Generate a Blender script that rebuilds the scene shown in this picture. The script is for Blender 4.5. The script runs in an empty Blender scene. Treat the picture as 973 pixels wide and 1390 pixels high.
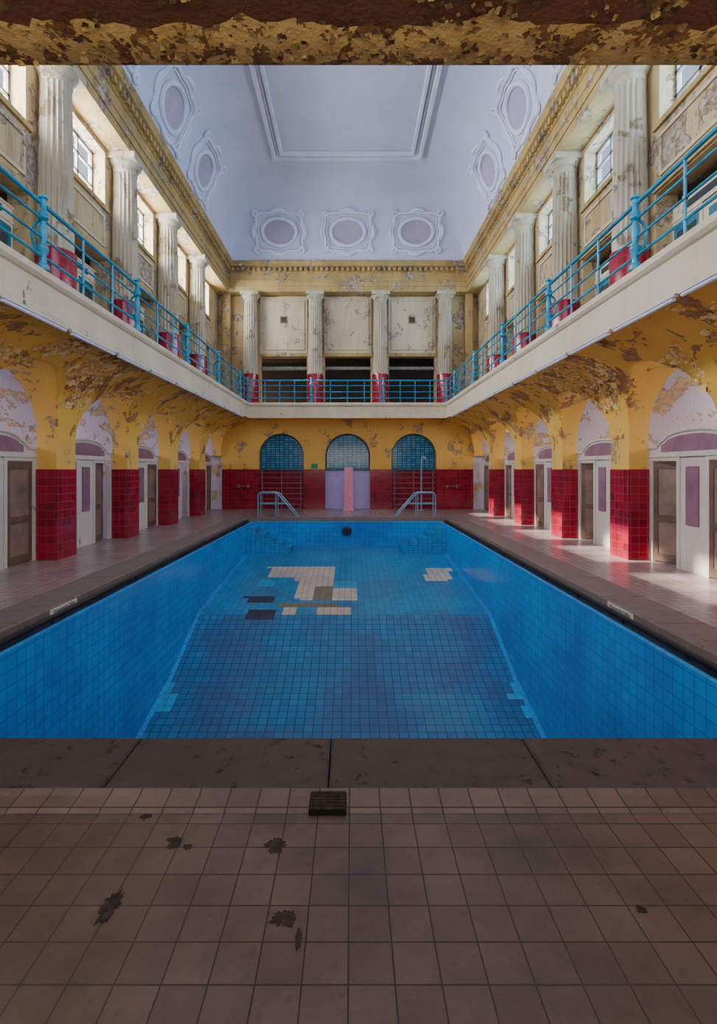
import bpy, math, random
from math import sin, cos, pi, sqrt, radians
from mathutils import Vector, noise
random.seed(7)
COL = bpy.context.scene.collection

# ------------------------------------------------------------------ materials
def new_mat(name):
    m = bpy.data.materials.new(name); m.use_nodes = True
    nt = m.node_tree; b = nt.nodes['Principled BSDF']
    return m, nt, b
def N(nt, t, **kw):
    n = nt.nodes.new(t)
    for k, v in kw.items():
        if k in n.inputs: n.inputs[k].default_value = v
        else: setattr(n, k, v)
    return n
def c4(c): return (c[0], c[1], c[2], 1.0)
def mixc(nt, fac, a, b, mode='MIX'):
    n = nt.nodes.new('ShaderNodeMix'); n.data_type = 'RGBA'; n.blend_type = mode
    if isinstance(fac, float): n.inputs[0].default_value = fac
    else: nt.links.new(fac, n.inputs[0])
    for s, v in ((6, a), (7, b)):
        if isinstance(v, tuple): n.inputs[s].default_value = c4(v)
        else: nt.links.new(v, n.inputs[s])
    return n.outputs[2]
def nz(nt, scale, detail=5, rough=0.6, vec=None, dist=0.0, stretch=None):
    n = N(nt, 'ShaderNodeTexNoise', Scale=scale, Detail=detail, Roughness=rough, Distortion=dist)
    if vec is None:
        g = nt.nodes.new('ShaderNodeNewGeometry'); vec = g.outputs['Position']
    if stretch:
        mp = nt.nodes.new('ShaderNodeMapping'); mp.inputs['Scale'].default_value = stretch
        nt.links.new(vec, mp.inputs['Vector']); vec = mp.outputs[0]
    nt.links.new(vec, n.inputs['Vector'])
    return n.outputs['Fac']
def ramp(nt, fac, a, b):
    n = nt.nodes.new('ShaderNodeMapRange'); n.inputs[1].default_value = a; n.inputs[2].default_value = b
    nt.links.new(fac, n.inputs[0]); return n.outputs[0]
def bump(nt, b, h, strength=0.5, dist=0.02):
    n = N(nt, 'ShaderNodeBump', Strength=strength, Distance=dist)
    nt.links.new(h, n.inputs['Height']); nt.links.new(n.outputs[0], b.inputs['Normal'])

def plain(name, col, rough=0.5, metal=0.0, var=0.12, scale=6, emis=None):
    m, nt, b = new_mat(name)
    f = ramp(nt, nz(nt, scale), 0.3, 0.7)
    d = tuple(c*(1-var*2) for c in col); l = tuple(min(1, c*(1+var)) for c in col)
    nt.links.new(mixc(nt, f, d, l), b.inputs['Base Color'])
    b.inputs['Roughness'].default_value = rough; b.inputs['Metallic'].default_value = metal
    if emis:
        b.inputs['Emission Color'].default_value = c4(emis[0]); b.inputs['Emission Strength'].default_value = emis[1]
    return m
def tile(name, c1, c2, mortar, w, h, rough=0.25, ms=0.006, stain=(0.1, 0.07, 0.05), stain_amt=0.3, sc=1.2, bmp=0.4, lo=0.45, hi=0.75):
    m, nt, b = new_mat(name)
    tc = nt.nodes.new('ShaderNodeTexCoord')
    br = N(nt, 'ShaderNodeTexBrick', Color1=c4(c1), Color2=c4(c2), Mortar=c4(mortar), Scale=1.0)
    br.inputs['Mortar Size'].default_value = ms; br.inputs['Mortar Smooth'].default_value = 0.1
    br.inputs['Brick Width'].default_value = w; br.inputs['Row Height'].default_value = h
    br.offset = 0.0; br.squash = 1.0
    nt.links.new(tc.outputs['UV'], br.inputs['Vector'])
    f = ramp(nt, nz(nt, sc, 6, 0.65), lo, hi)
    mm = nt.nodes.new('ShaderNodeMath'); mm.operation = 'MULTIPLY'; mm.inputs[1].default_value = stain_amt
    nt.links.new(f, mm.inputs[0])
    c = mixc(nt, mm.outputs[0], br.outputs['Color'], stain)
    f2 = ramp(nt, nz(nt, sc*14, 6, 0.7), 0.56, 0.8)
    m2 = nt.nodes.new('ShaderNodeMath'); m2.operation = 'MULTIPLY'; m2.inputs[1].default_value = min(.55, stain_amt)
    nt.links.new(f2, m2.inputs[0])
    c = mixc(nt, m2.outputs[0], c, tuple(q*.45 for q in stain))
    nt.links.new(c, b.inputs['Base Color'])
    b.inputs['Roughness'].default_value = rough
    inv = nt.nodes.new('ShaderNodeMath'); inv.operation = 'SUBTRACT'; inv.inputs[0].default_value = 1.0
    nt.links.new(br.outputs['Fac'], inv.inputs[1])
    bump(nt, b, inv.outputs[0], bmp, 0.01)
    return m
def plaster(name, base, alt, under, sc=1.5, t=0.55, w=0.02, rough=0.75, fine=9, amt=1.0, altamt=0.8, under2=None, grime=None, gcol=(0.15, 0.09, 0.04)):
    m, nt, b = new_mat(name)
    a = ramp(nt, nz(nt, sc*0.5, 4), 0.35, 0.7)
    mm = nt.nodes.new('ShaderNodeMath'); mm.operation = 'MULTIPLY'; mm.inputs[1].default_value = altamt
    nt.links.new(a, mm.inputs[0])
    c = mixc(nt, mm.outputs[0], base, alt)
    pn = nz(nt, sc, 9, 0.68, dist=0.3)
    pk = ramp(nt, pn, t, t+w)
    u = mixc(nt, ramp(nt, nz(nt, fine, 4), 0.35, 0.65), under, under2 or tuple(x*0.5 for x in under))
    pk2 = nt.nodes.new('ShaderNodeMath'); pk2.operation = 'MULTIPLY'; pk2.inputs[1].default_value = amt
    nt.links.new(pk, pk2.inputs[0])
    c = mixc(nt, pk2.outputs[0], c, u)
    if grime:
        for (st, gs, lo, hi) in (((1, 1, .3), 1.1, .42, .70), ((1, 1, .12), 5.0, .52, .75)):
            gf = ramp(nt, nz(nt, gs, 8, 0.7, dist=0.5, stretch=st), lo, hi)
            gm_ = nt.nodes.new('ShaderNodeMath'); gm_.operation = 'MULTIPLY'; gm_.inputs[1].default_value = grime
            nt.links.new(gf, gm_.inputs[0])
            c = mixc(nt, gm_.outputs[0], c, gcol)
    nt.links.new(c, b.inputs['Base Color']); b.inputs['Roughness'].default_value = rough
    inv = nt.nodes.new('ShaderNodeMath'); inv.operation = 'SUBTRACT'; inv.inputs[0].default_value = 1.0
    nt.links.new(pk, inv.inputs[1])
    ad = nt.nodes.new('ShaderNodeMath'); ad.operation = 'MULTIPLY_ADD'; ad.inputs[1].default_value = 0.4
    nt.links.new(nz(nt, fine*3, 5), ad.inputs[0]); nt.links.new(inv.outputs[0], ad.inputs[2])
    bump(nt, b, ad.outputs[0], 0.8, 0.035)
    return m

M = {}
M['yellow'] = plaster('yellow_paint', (0.88, 0.54, 0.12), (0.80, 0.46, 0.09), (0.36, 0.20, 0.08), 1.7, 0.58, 0.012, under2=(0.6, 0.5, 0.32))
M['yellow_peel'] = plaster('yellow_peeling_paint', (0.94, 0.57, 0.10), (0.85, 0.46, 0.06), (0.34, 0.14, 0.05), 1.7, 0.55, 0.008, under2=(0.54, 0.30, 0.12))
M['flake'] = plain('paint_flake', (0.97, 0.70, 0.30), 0.7, var=0.10, scale=12)
M['flake_dark'] = plain('paint_flake_dark', (0.70, 0.42, 0.15), 0.7, var=0.25, scale=12)
M['flake_gold'] = plain('paint_flake_gold', (0.74, 0.52, 0.18), 0.7, var=0.35, scale=20)
M['upper'] = plaster('weathered_plaster', (0.58, 0.40, 0.17), (0.62, 0.50, 0.31), (0.24, 0.14, 0.07), 1.5, 0.545, 0.03, altamt=1.0, under2=(0.62, 0.54, 0.44), grime=0.55)
M['entab'] = plaster('entablature_paint', (0.56, 0.37, 0.12), (0.46, 0.32, 0.14), (0.20, 0.12, 0.06), 1.8, 0.55, 0.02, under2=(0.66, 0.58, 0.46), grime=0.5)
M['panel'] = plaster('pale_plaster_panel', (0.72, 0.60, 0.42), (0.62, 0.49, 0.32), (0.32, 0.19, 0.10), 1.3, 0.575, 0.02, under2=(0.75, 0.7, 0.62), grime=0.35)
M['fascia'] = plaster('cream_fascia_paint', (0.76, 0.65, 0.47), (0.68, 0.55, 0.38), (0.42, 0.32, 0.2), 1.5, 0.64, 0.02, grime=0.16)
M['column'] = plaster('column_paint', (0.50, 0.43, 0.29), (0.60, 0.55, 0.44), (0.34, 0.24, 0.13), 2.0, 0.57, 0.06, under2=(0.45, 0.33, 0.18), grime=0.42)
M['white_vault'] = plaster('pale_lilac_plaster', (0.56, 0.50, 0.62), (0.64, 0.55, 0.52), (0.44, 0.28, 0.17), 1.6, 0.545, 0.012, under2=(0.70, 0.52, 0.30))
M['ceil'] = plain('ceiling_paint', (0.58, 0.61, 0.78), 0.8, var=0.04, scale=0.8)
M['stucco'] = plain('ceiling_stucco', (0.70, 0.72, 0.86), 0.7, var=0.05, scale=3)
M['medal'] = plain('medallion_paint', (0.45, 0.39, 0.52), 0.8, var=0.06, scale=2)
M['soffit_dark'] = plaster('bare_soffit', (0.26, 0.11, 0.05), (0.18, 0.07, 0.035), (0.12, 0.06, 0.03), 3, 0.55, 0.02, under2=(0.45, 0.28, 0.10))
M['soffit_gold'] = plaster('gold_soffit_paint', (0.86, 0.62, 0.22), (0.72, 0.48, 0.15), (0.22, 0.10, 0.035), 5.5, 0.54, 0.01, under2=(0.34, 0.18, 0.06))
M['red'] = tile('red_glazed_tile', (0.42, 0.009, 0.035), (0.24, 0.004, 0.02), (0.26, 0.06, 0.09), 0.15, 0.15, 0.15, 0.005, stain=(0.10, 0.015, 0.03), stain_amt=0.5, sc=1.5)
M['pool_wall'] = tile('pool_wall_tile', (0.004, 0.40, 0.92), (0.008, 0.33, 0.82), (0.004, 0.18, 0.50), 0.15, 0.15, 0.22, 0.005, (0.025, 0.11, 0.50), 0.65, 0.45, 0.3, 0.42, 0.68)
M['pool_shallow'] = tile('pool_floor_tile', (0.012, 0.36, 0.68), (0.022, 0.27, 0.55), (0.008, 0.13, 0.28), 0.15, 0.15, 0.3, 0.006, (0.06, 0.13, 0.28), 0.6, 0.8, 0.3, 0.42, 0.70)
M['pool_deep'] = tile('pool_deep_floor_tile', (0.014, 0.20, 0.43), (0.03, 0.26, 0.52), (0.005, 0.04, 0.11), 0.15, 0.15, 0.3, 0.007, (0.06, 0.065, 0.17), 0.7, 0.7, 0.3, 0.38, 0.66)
M['pool_step'] = tile('pool_step_tile', (0.01, 0.36, 0.72), (0.015, 0.28, 0.6), (0.008, 0.08, 0.22), 0.15, 0.075, 0.3, 0.005)
M['p_cream'] = tile('cream_patch_tile', (0.74, 0.66, 0.54), (0.66, 0.56, 0.46), (0.36, 0.30, 0.27), 0.15, 0.15, 0.4)
M['p_olive'] = tile('olive_patch_tile', (0.26, 0.24, 0.16), (0.20, 0.20, 0.14), (0.13, 0.12, 0.10), 0.15, 0.15, 0.5)
M['p_dark'] = tile('dark_patch_tile', (0.015, 0.035, 0.09), (0.025, 0.045, 0.1), (0.015, 0.025, 0.06), 0.15, 0.15, 0.4)
M['p_light'] = tile('light_blue_patch_tile', (0.03, 0.48, 0.80), (0.03, 0.42, 0.72), (0.03, 0.2, 0.4), 0.15, 0.15, 0.3)
M['p_pale'] = tile('pale_blue_patch_tile', (0.06, 0.25, 0.42), (0.035, 0.22, 0.42), (0.02, 0.06, 0.13), 0.15, 0.15, 0.4, stain=(0.06, 0.065, 0.17), stain_amt=0.5)
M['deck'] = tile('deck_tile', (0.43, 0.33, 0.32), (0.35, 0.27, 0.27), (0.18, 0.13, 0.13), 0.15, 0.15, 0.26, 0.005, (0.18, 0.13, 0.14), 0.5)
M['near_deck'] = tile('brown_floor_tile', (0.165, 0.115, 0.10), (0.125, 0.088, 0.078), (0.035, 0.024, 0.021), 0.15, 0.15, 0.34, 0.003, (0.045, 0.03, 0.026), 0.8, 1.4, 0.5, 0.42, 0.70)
M['curb'] = tile('curb_tile', (0.21, 0.15, 0.125), (0.155, 0.11, 0.095), (0.04, 0.03, 0.025), 0.15, 0.5, 0.36, 0.004, (0.06, 0.04, 0.035), 0.6, 2)
M['granite'] = plaster('granite_coping', (0.115, 0.09, 0.086), (0.08, 0.063, 0.062), (0.045, 0.035, 0.035), 14, 0.6, 0.1, 0.6, fine=60)
M['granite2'] = plaster('pale_granite_coping', (0.27, 0.205, 0.185), (0.21, 0.165, 0.15), (0.13, 0.10, 0.09), 12, 0.6, 0.1, 0.5, fine=60)
M['gutter'] = plain('gutter_tile', (0.015, 0.04, 0.09), 0.4, var=0.3, scale=3)
M['black'] = plain('black_pipe', (0.012, 0.012, 0.016), 0.35)
M['teal'] = plain('teal_paint', (0.012, 0.28, 0.45), 0.35, var=0.2, scale=5)
M['teal_dk'] = plain('dark_teal_paint', (0.012, 0.17, 0.24), 0.45, var=0.2)
M['rail_metal'] = plain('galvanised_handrail', (0.25, 0.48, 0.62), 0.35, 0.3)
M['white'] = plaster('cabin_white_paint', (0.74, 0.67, 0.62), (0.68, 0.59, 0.54), (0.4, 0.28, 0.2), 2.5, 0.66, 0.02, 0.45, grime=0.2)
M['lilac'] = plain('lilac_panel_paint', (0.30, 0.15, 0.22), 0.5, var=0.15, scale=3)
M['door'] = plain('taupe_door_paint', (0.17, 0.10, 0.075), 0.45, var=0.25, scale=2.5)
M['door2'] = plain('pale_door_panel', (0.27, 0.18, 0.14), 0.45, var=0.22, scale=2.5)
M['brass'] = plain('brass', (0.6, 0.42, 0.15), 0.3, 0.9)
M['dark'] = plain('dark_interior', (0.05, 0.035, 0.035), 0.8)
M['gal_glass'] = plain('dark_door_glass', (0.05, 0.06, 0.07), 0.1, var=0.2)
M['blue_glass'] = tile('blue_glass_block', (0.015, 0.26, 0.50), (0.10, 0.46, 0.72), (0.003, 0.025, 0.07), 0.19, 0.095, 0.12, 0.014, stain=(0.01, 0.05, 0.14), stain_amt=0.6, sc=3)
M['lav'] = plain('lavender_paint', (0.56, 0.48, 0.90), 0.6, var=0.05)
M['pink'] = plain('pink_paint', (0.92, 0.32, 0.44), 0.5, var=0.08)
M['bars'] = plain('dark_red_pipe', (0.30, 0.10, 0.16), 0.4)
M['frame_w'] = plain('window_frame_paint', (0.22, 0.20, 0.18), 0.5, var=0.2)
M['sign'] = plain('sign_enamel', (0.78, 0.78, 0.68), 0.35, var=0.05)
M['ink'] = plain('sign_ink', (0.02, 0.02, 0.03), 0.5)
M['green'] = plain('green_sign', (0.02, 0.35, 0.14), 0.5)
M['tube'] = plain('lamp_tube', (0.72, 0.76, 0.95), 0.25, var=0.03)
M['stain'] = plain('exposed_mortar', (0.045, 0.032, 0.028), 0.8, var=0.4, scale=30)
M['grate'] = plain('iron_grate', (0.015, 0.012, 0.011), 0.6, 0.5)
gm, nt, b = new_mat('window_glass')
tr = nt.nodes.new('ShaderNodeBsdfTransparent'); gl = N(nt, 'ShaderNodeBsdfGlossy', Roughness=0.05)
mx = nt.nodes.new('ShaderNodeMixShader'); mx.inputs[0].default_value = 0.08
nt.links.new(tr.outputs[0], mx.inputs[1]); nt.links.new(gl.outputs[0], mx.inputs[2])
nt.links.new(mx.outputs[0], nt.nodes['Material Output'].inputs[0]); nt.nodes.remove(b)
M['glass'] = gm

# ------------------------------------------------------------------ mesh builder
class MB:
    def __init__(s): s.v = []; s.f = []; s.m = []; s.mats = []
    def mi(s, k):
        if k not in s.mats: s.mats.append(k)
        return s.mats.index(k)
    def face(s, pts, k):
        n = len(s.v); s.v += [tuple(p) for p in pts]; s.f.append(tuple(range(n, n+len(pts)))); s.m.append(s.mi(k))
    def grid(s, rows, k, closed=False, kf=None):
        n = len(s.v); w = len(rows[0])
        for r in rows: s.v += [tuple(p) for p in r]
        for i in range(len(rows)-1):
            for j in range(w if closed else w-1):
                j2 = (j+1) % w
                s.f.append((n+i*w+j, n+i*w+j2, n+(i+1)*w+j2, n+(i+1)*w+j))
                s.m.append(s.mi(kf(i, j) if kf else k))
    def box(s, x0, x1, y0, y1, z0, z1, k):
        n = len(s.v)
        s.v += [(x0,y0,z0),(x1,y0,z0),(x1,y1,z0),(x0,y1,z0),(x0,y0,z1),(x1,y0,z1),(x1,y1,z1),(x0,y1,z1)]
        for q in ((0,3,2,1),(4,5,6,7),(0,1,5,4),(1,2,6,5),(2,3,7,6),(3,0,4,7)):
            s.f.append(tuple(n+i for i in q)); s.m.append(s.mi(k))
    def cbox(s, x0, x1, y0, y1, z0, z1, k, c=0.012):
        n = len(s.v); a = s.mi(k)
        for (zz, i) in ((z0, 0), (z1-c, 0), (z1, c)):
            s.v += [(x0+i,y0+i,zz),(x1-i,y0+i,zz),(x1-i,y1-i,zz),(x0+i,y1-i,zz)]
        for l in (0, 4):
            for i in range(4):
                j = (i+1) % 4
                s.f.append((n+l+i, n+l+j, n+l+4+j, n+l+4+i)); s.m.append(a)
        s.f.append((n+8, n+9, n+10, n+11)); s.m.append(a); s.f.append((n+3, n+2, n+1, n)); s.m.append(a)
    def tube(s, pts, r, k, n=8, closed=False, caps=True):
        pts = [Vector(p) for p in pts]; L = len(pts); rows = []
        up = None
        for i, p in enumerate(pts):
            if closed: t = pts[(i+1) % L]-pts[i-1]
            else: t = pts[min(i+1, L-1)]-pts[max(i-1, 0)]
            t.normalize()
            if up is None:
                up = Vector((0,0,1)) if abs(t.z) < 0.9 else Vector((1,0,0))
            a = t.cross(up); 
            if a.length < 1e-4: a = t.cross(Vector((0,1,0)))
            a.normalize(); bb = a.cross(t); bb.normalize(); up = bb
            rr = r(i/(max(1, L-1))) if callable(r) else r
            rows.append([p + (a*cos(2*pi*j/n)+bb*sin(2*pi*j/n))*rr for j in range(n)])
        if closed: rows.append(rows[0])
        s.grid(rows, k, closed=True)
        if caps and not closed:
            s.face(rows[0][::-1], k); s.face(rows[-1], k)
    def lathe(s, prof, k, n=20, cx=0, cy=0):
        rows = [[(cx+r*cos(2*pi*j/n), cy+r*sin(2*pi*j/n), z) for j in range(n)] for r, z in prof]
        s.grid(rows, k, closed=True)
        s.face(rows[0][::-1], k); s.face(rows[-1], k)
    def mesh(s, name, smooth=False, off=(0,0,0)):
        me = bpy.data.meshes.new(name)
        me.from_pydata([tuple(v) for v in s.v], [], s.f)
        for k in s.mats: me.materials.append(M[k])
        me.polygons.foreach_set('material_index', s.m)
        me.update()
        uv = me.uv_layers.new(name='UVMap')
        for p in me.polygons:
            nn = p.normal; ax = max(range(3), key=lambda i: abs(nn[i]) + (0.02 if i == 2 else 0))
            for li in p.loop_indices:
                c = me.vertices[me.loops[li].vertex_index].co
                uv.data[li].uv = (c.y, c.z) if ax == 0 else ((c.x, c.z) if ax == 1 else (c.x, c.y))
        if smooth:
            me.polygons.foreach_set('use_smooth', [True]*len(me.polygons))
            try: me.set_sharp_from_angle(angle=radians(35))
            except Exception: pass
        if off != (0,0,0):
            for v in me.vertices: v.co = (v.co.x-off[0], v.co.y-off[1], v.co.z-off[2])
        return me

def obj(name, me, loc=(0,0,0), rot=(0,0,0), parent=None, **props):
    o = bpy.data.objects.new(name, me); o.location = loc; o.rotation_euler = rot
    COL.objects.link(o)
    if parent: o.parent = parent
    for k, v in props.items(): o[k] = v
    return o
def struct(name, mb, label, smooth=False):
    xs = [v[0] for v in mb.v]; ys = [v[1] for v in mb.v]; zs = [v[2] for v in mb.v]
    off = ((min(xs)+max(xs))/2, (min(ys)+max(ys))/2, min(zs))
    return obj(name, mb.mesh(name, smooth, off), off, kind='structure', label=label, category=name.split('_')[0])
def stuff(name, mb, label, cat):
    xs = [v[0] for v in mb.v]; ys = [v[1] for v in mb.v]; zs = [v[2] for v in mb.v]
    off = ((min(xs)+max(xs))/2, (min(ys)+max(ys))/2, max(zs))
    return obj(name, mb.mesh(name, True, off), off, kind='stuff', label=label, category=cat)
# part = (name, mesh, loc, rot, [subparts], label or None)
def thing(name, parts, loc, rot=(0,0,0), label='', category='', group=None):
    e = obj(name, None, loc, rot); e.empty_display_size = 0.2
    e['label'] = label; e['category'] = category
    if group: e['group'] = group
    for p in parts:
        c = obj(p[0], p[1], p[2], p[3], e)
        if len(p) > 5 and p[5]: c['label'] = p[5]
        for q in (p[4] if len(p) > 4 else []):
            obj(q[0], q[1], q[2], q[3], c)
    return e
Z0 = (0,0,0)

CAMX = 0.16
def px(X, Y, Z): return (477+(X-CAMX)*700/Y, 637-(Z-1.65)*700/Y)

# ------------------------------------------------------------------ shell constants
BAYS = [2.3+2.95*i for i in range(7)]
PILS = [0.825+2.95*i for i in range(7)]
AW = 5.19; FY = 21.3; ZS = 2.2; R = 1.15; NY = -2.0
def barrel(y):
    for c in BAYS:
        if abs(y-c) < R: return ZS + sqrt(R*R-(y-c)**2)
    return ZS
def vz(d, y):
    zc = ZS if d <= 0 else ZS + 1.45*sqrt(max(0, 1-(1-d/1.3)**2))
    return max(zc, barrel(y))

# floor
mb = MB()
mb.face([(-7.3, 2.47, 0), (-3.9, 2.47, 0), (-3.9, FY+.4, 0), (-7.3, FY+.4, 0)], 'deck')
mb.face([(3.9, 2.47, 0), (7.3, 2.47, 0), (7.3, FY+.4, 0), (3.9, FY+.4, 0)], 'deck')
mb.face([(-3.9, 17.8, 0), (3.9, 17.8, 0), (3.9, FY+.4, 0), (-3.9, FY+.4, 0)], 'deck')
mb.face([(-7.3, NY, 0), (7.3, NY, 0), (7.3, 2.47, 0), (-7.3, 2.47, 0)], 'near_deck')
struct('floor', mb, 'tiled pool deck of square brown and beige tiles')
mb = MB()
mb.grid([[(x, 2.47, 0.002), (x, 2.50, 0.012), (x, 2.58, 0.018), (x, 2.62, 0.03)] for x in (-3.9, 0, 3.9)], 'curb')
struct('trim_1', mb, 'row of narrow curb tiles edging the granite coping')

# side vaults (yellow coves with lunettes)
for sgn, side in ((-1, 'left'), (1, 'right')):
    mb = MB(); ds = [1.3*(1-cos(pi/2*i/34)) for i in range(35)]
    y = NY
    base = set()
    while y < FY: base.add(round(y, 3)); y += 0.05
    for c in BAYS:
        for i in range(41): 
            yy = c+R*cos(pi*i/40)
            base.add(round(yy, 3))
    base.add(FY)
    ys = sorted(b for b in base if NY <= b <= FY)
    mb.grid([[(sgn*(AW-d), yy, vz(d, yy)) for d in ds] for yy in ys], 'yellow_peel')
    mb.grid([[(sgn*AW, yy, vz(0, yy)), (sgn*(AW+.35), yy, vz(0, yy))] for yy in ys], 'yellow')
    mb.grid([[(sgn*(AW+.35), yy, vz(0, yy)), (sgn*7.3, yy, vz(0, yy))] for yy in ys], 'white_vault')
    for p in PILS:  # partitions between bays
        mb.box(min(sgn*(AW+.35), sgn*7.3), max(sgn*(AW+.35), sgn*7.3), p-.325, p+.325, 0, ZS, 'white_vault')
    mb.box(min(sgn*7.3, sgn*7.4), max(sgn*7.3, sgn*7.4), NY, FY+.4, 0, 6.8, 'white_vault')
    mb.box(min(sgn*(AW+.0), sgn*7.3), max(sgn*(AW+.0), sgn*7.3), FY, FY+.3, 0, 3.9, 'white_vault')
    struct('wall_'+side, mb, 'arcade wall with vaulted bays and peeling yellow paint', True)
    fb = MB(); cnt = 0
    tries = 0
    while cnt < 2000 and tries < 60000:
        tries += 1
        yy = random.uniform(3.2, FY-.1) if random.random() < .5 else random.uniform(3.6, 11)
        a = random.uniform(0.35, pi/2-.1)
        d = 1.3*(1-cos(a))
        x = AW-d; z = vz(d, yy)
        nn = noise.noise(Vector((x*1.3, yy*1.1, z*1.3+sgn*9)))+0.6*noise.noise(Vector((x*3.5, yy*3.5, z*3.5)))
        if nn < 0.05: continue
        big = random.random() < .13
        e = 0.01
        P = Vector((sgn*x, yy, z))
        Tx = Vector((sgn*(-(e)), 0, vz(min(1.3, d+e), yy)-z)).normalized()
        Ty = Vector((0, e, vz(d, yy+e)-z)).normalized()
        nrm = Tx.cross(Ty).normalized()
        if nrm.z > 0: nrm = -nrm
        ang = random.uniform(0, 2*pi); A = (Tx*cos(ang)+Ty*sin(ang)).normalized(); B = nrm.cross(A)
        L = random.uniform(.06, .12) if big else random.uniform(.02, .06)
        W = L*random.uniform(.8, 1.6); cu = random.uniform(.08, .38)
        ph = random.uniform(0, 9)
        rows = []
        for i in range(5):
            u = i/4
            rows.append([P + nrm*(.003+cu*L*u*u) + A*(L*u*(1-.3*u*cu)) + A*(L*.18*sin(j*9+ph)*u) + B*(W*(j-.5)*(1-.3*u+random.uniform(-.15, .15))) for j in (0, .25, .5, .75, 1)])
        fb.grid(rows, 'flake' if random.random() < .75 else 'flake_dark'); cnt += 1
    stuff('peeling_paint', fb, 'curled flakes of yellow paint peeling off the vault', 'paint flakes')

# pillars
def pillar_parts():
    a = MB(); a.cbox(-.19, .19, -.335, .335, 0, 1.65, 'red', .01)
    c = MB(); c.box(-.175, .175, -.325, .325, 1.65, ZS+.01, 'yellow')
    return a.mesh('tile_cladding'), c.mesh('pillar_shaft')
pa, pc = pillar_parts()
for p in PILS[1:]:
    for sgn in (-1, 1):
        thing('arcade_pillar', [('tile_cladding', pa, Z0, Z0), ('pillar_shaft', pc, Z0, Z0)], (sgn*(AW+.175), p, 0),
              label='square arcade pillar with glossy dark red tiles below yellow paint', category='pillar', group='red tiled arcade pillars')

# balcony slabs / fascia
def balc(name, x0, x1, y0, y1, label):
    mb = MB(); mb.box(x0, x1, y0, y1, 3.95, 4.2, 'fascia'); return struct(name, mb, label)
balc('floor_1', -7.4, -3.9, 2.6, FY+3, 'gallery floor slab')
balc('floor_2', 3.9, 7.4, 2.6, FY+3, 'gallery floor slab')
balc('floor_3', -3.9, 3.9, 20.06, FY+3, 'gallery floor slab')
mb = MB()  # far soffit
mb.box(-3.9, 3.9, 20.06, FY, 3.7, 3.95, 'yellow_peel')
struct('ceiling_1', mb, 'yellow painted underside of the end gallery')
mb = MB()  # near gallery
mb.face([(-7.3, NY, 3.70), (7.3, NY, 3.70), (7.3, 2.46, 3.70), (-7.3, 2.46, 3.70)], 'soffit_dark')
rows = []
for i in range(200):
    x = -3.95+7.9*i/199
    w = .05*noise.noise(Vector((x*2.0, 0, 0)))+.05*noise.noise(Vector((x*7, 3, 0)))+.03*noise.noise(Vector((x*22, 3, 0)))
    rows.append([(x, 2.37+w, 3.699), (x, 2.44+w*.5, 3.688), (x, 2.57, 3.68), (x, 2.6, 3.687), (x, 2.6, 4.2), (x, 2.2, 4.25)])
mb.grid(rows, 'soffit_gold')
mb.box(-7.3, 7.3, NY, 2.55, 3.9, 4.2, 'soffit_dark')
struct('ceiling_2', mb, 'underside of a gallery with badly peeling brown and gold paint', True)
fb = MB()
for k in range(1500):
    x = random.uniform(-2.2, 2.6); y = random.uniform(2.05, 2.56)
    nn = noise.noise(Vector((x*2.2, y*6, 4)))
    if nn < 0.12 and y < 2.38: continue
    L = random.uniform(.010, .036); ang = random.uniform(0, 2*pi)
    A = Vector((cos(ang), sin(ang), 0)); B = Vector((-sin(ang), cos(ang), 0)); cu = random.uniform(.1, .35)
    P = Vector((x, y, 3.679 if y > 2.42 else 3.690)); W = L*random.uniform(.6, 1.4)
    rows = [[P+Vector((0, 0, -.002-cu*L*u*u))+A*(L*u)+B*(W*(j-.5)*random.uniform(.6, 1.2)) for j in (0, .5, 1)] for u in (0, .33, .66, 1)]
    fb.grid(rows, 'flake_gold' if random.random() < .7 else 'soffit_dark')
stuff('peeling_paint', fb, 'small curled flakes of brown and gold paint', 'paint flakes')

mb = MB()
def fascia_sweep(mb, prof, k, y0=2.6, xe=3.82, ye=20.0):
    rows = []
    for h, z in prof:
        rows.append([(-(xe-h), y0, z), (-(xe-h), ye-h, z), ((xe-h), ye-h, z), ((xe-h), y0, z)])
    mb.grid(rows, k)
fascia_sweep(mb, [(-.12, 3.64), (0, 3.64), (0, 3.72), (-.03, 3.74), (-.03, 4.08), (0, 4.1), (.03, 4.14), (.03, 4.22), (0, 4.24), (-.25, 4.24)], 'fascia')
struct('trim_2', mb, 'cream painted gallery edge with moulded lip')
tb = MB(); tb.tube([(0, -.66, 0), (0, .66, 0)], .024, 'tube', 10)
tm = tb.mesh('lamp_tube', True)
hb = MB(); hb.box(-.03, .03, -.70, .70, .02, .05, 'white')
hm = hb.mesh('lamp_housing')
y = 3.6
while y < 19.6:
    for sgn in (-1, 1):
        thing('tube_lamp', [('lamp_tube', tm, Z0, Z0), ('lamp_housing', hm, Z0, Z0)], (sgn*3.84, y, 3.590), label='unlit fluorescent tube lamp under the gallery edge', category='lamp', group='tube lamps under the gallery edge')
    y += 1.475

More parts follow.
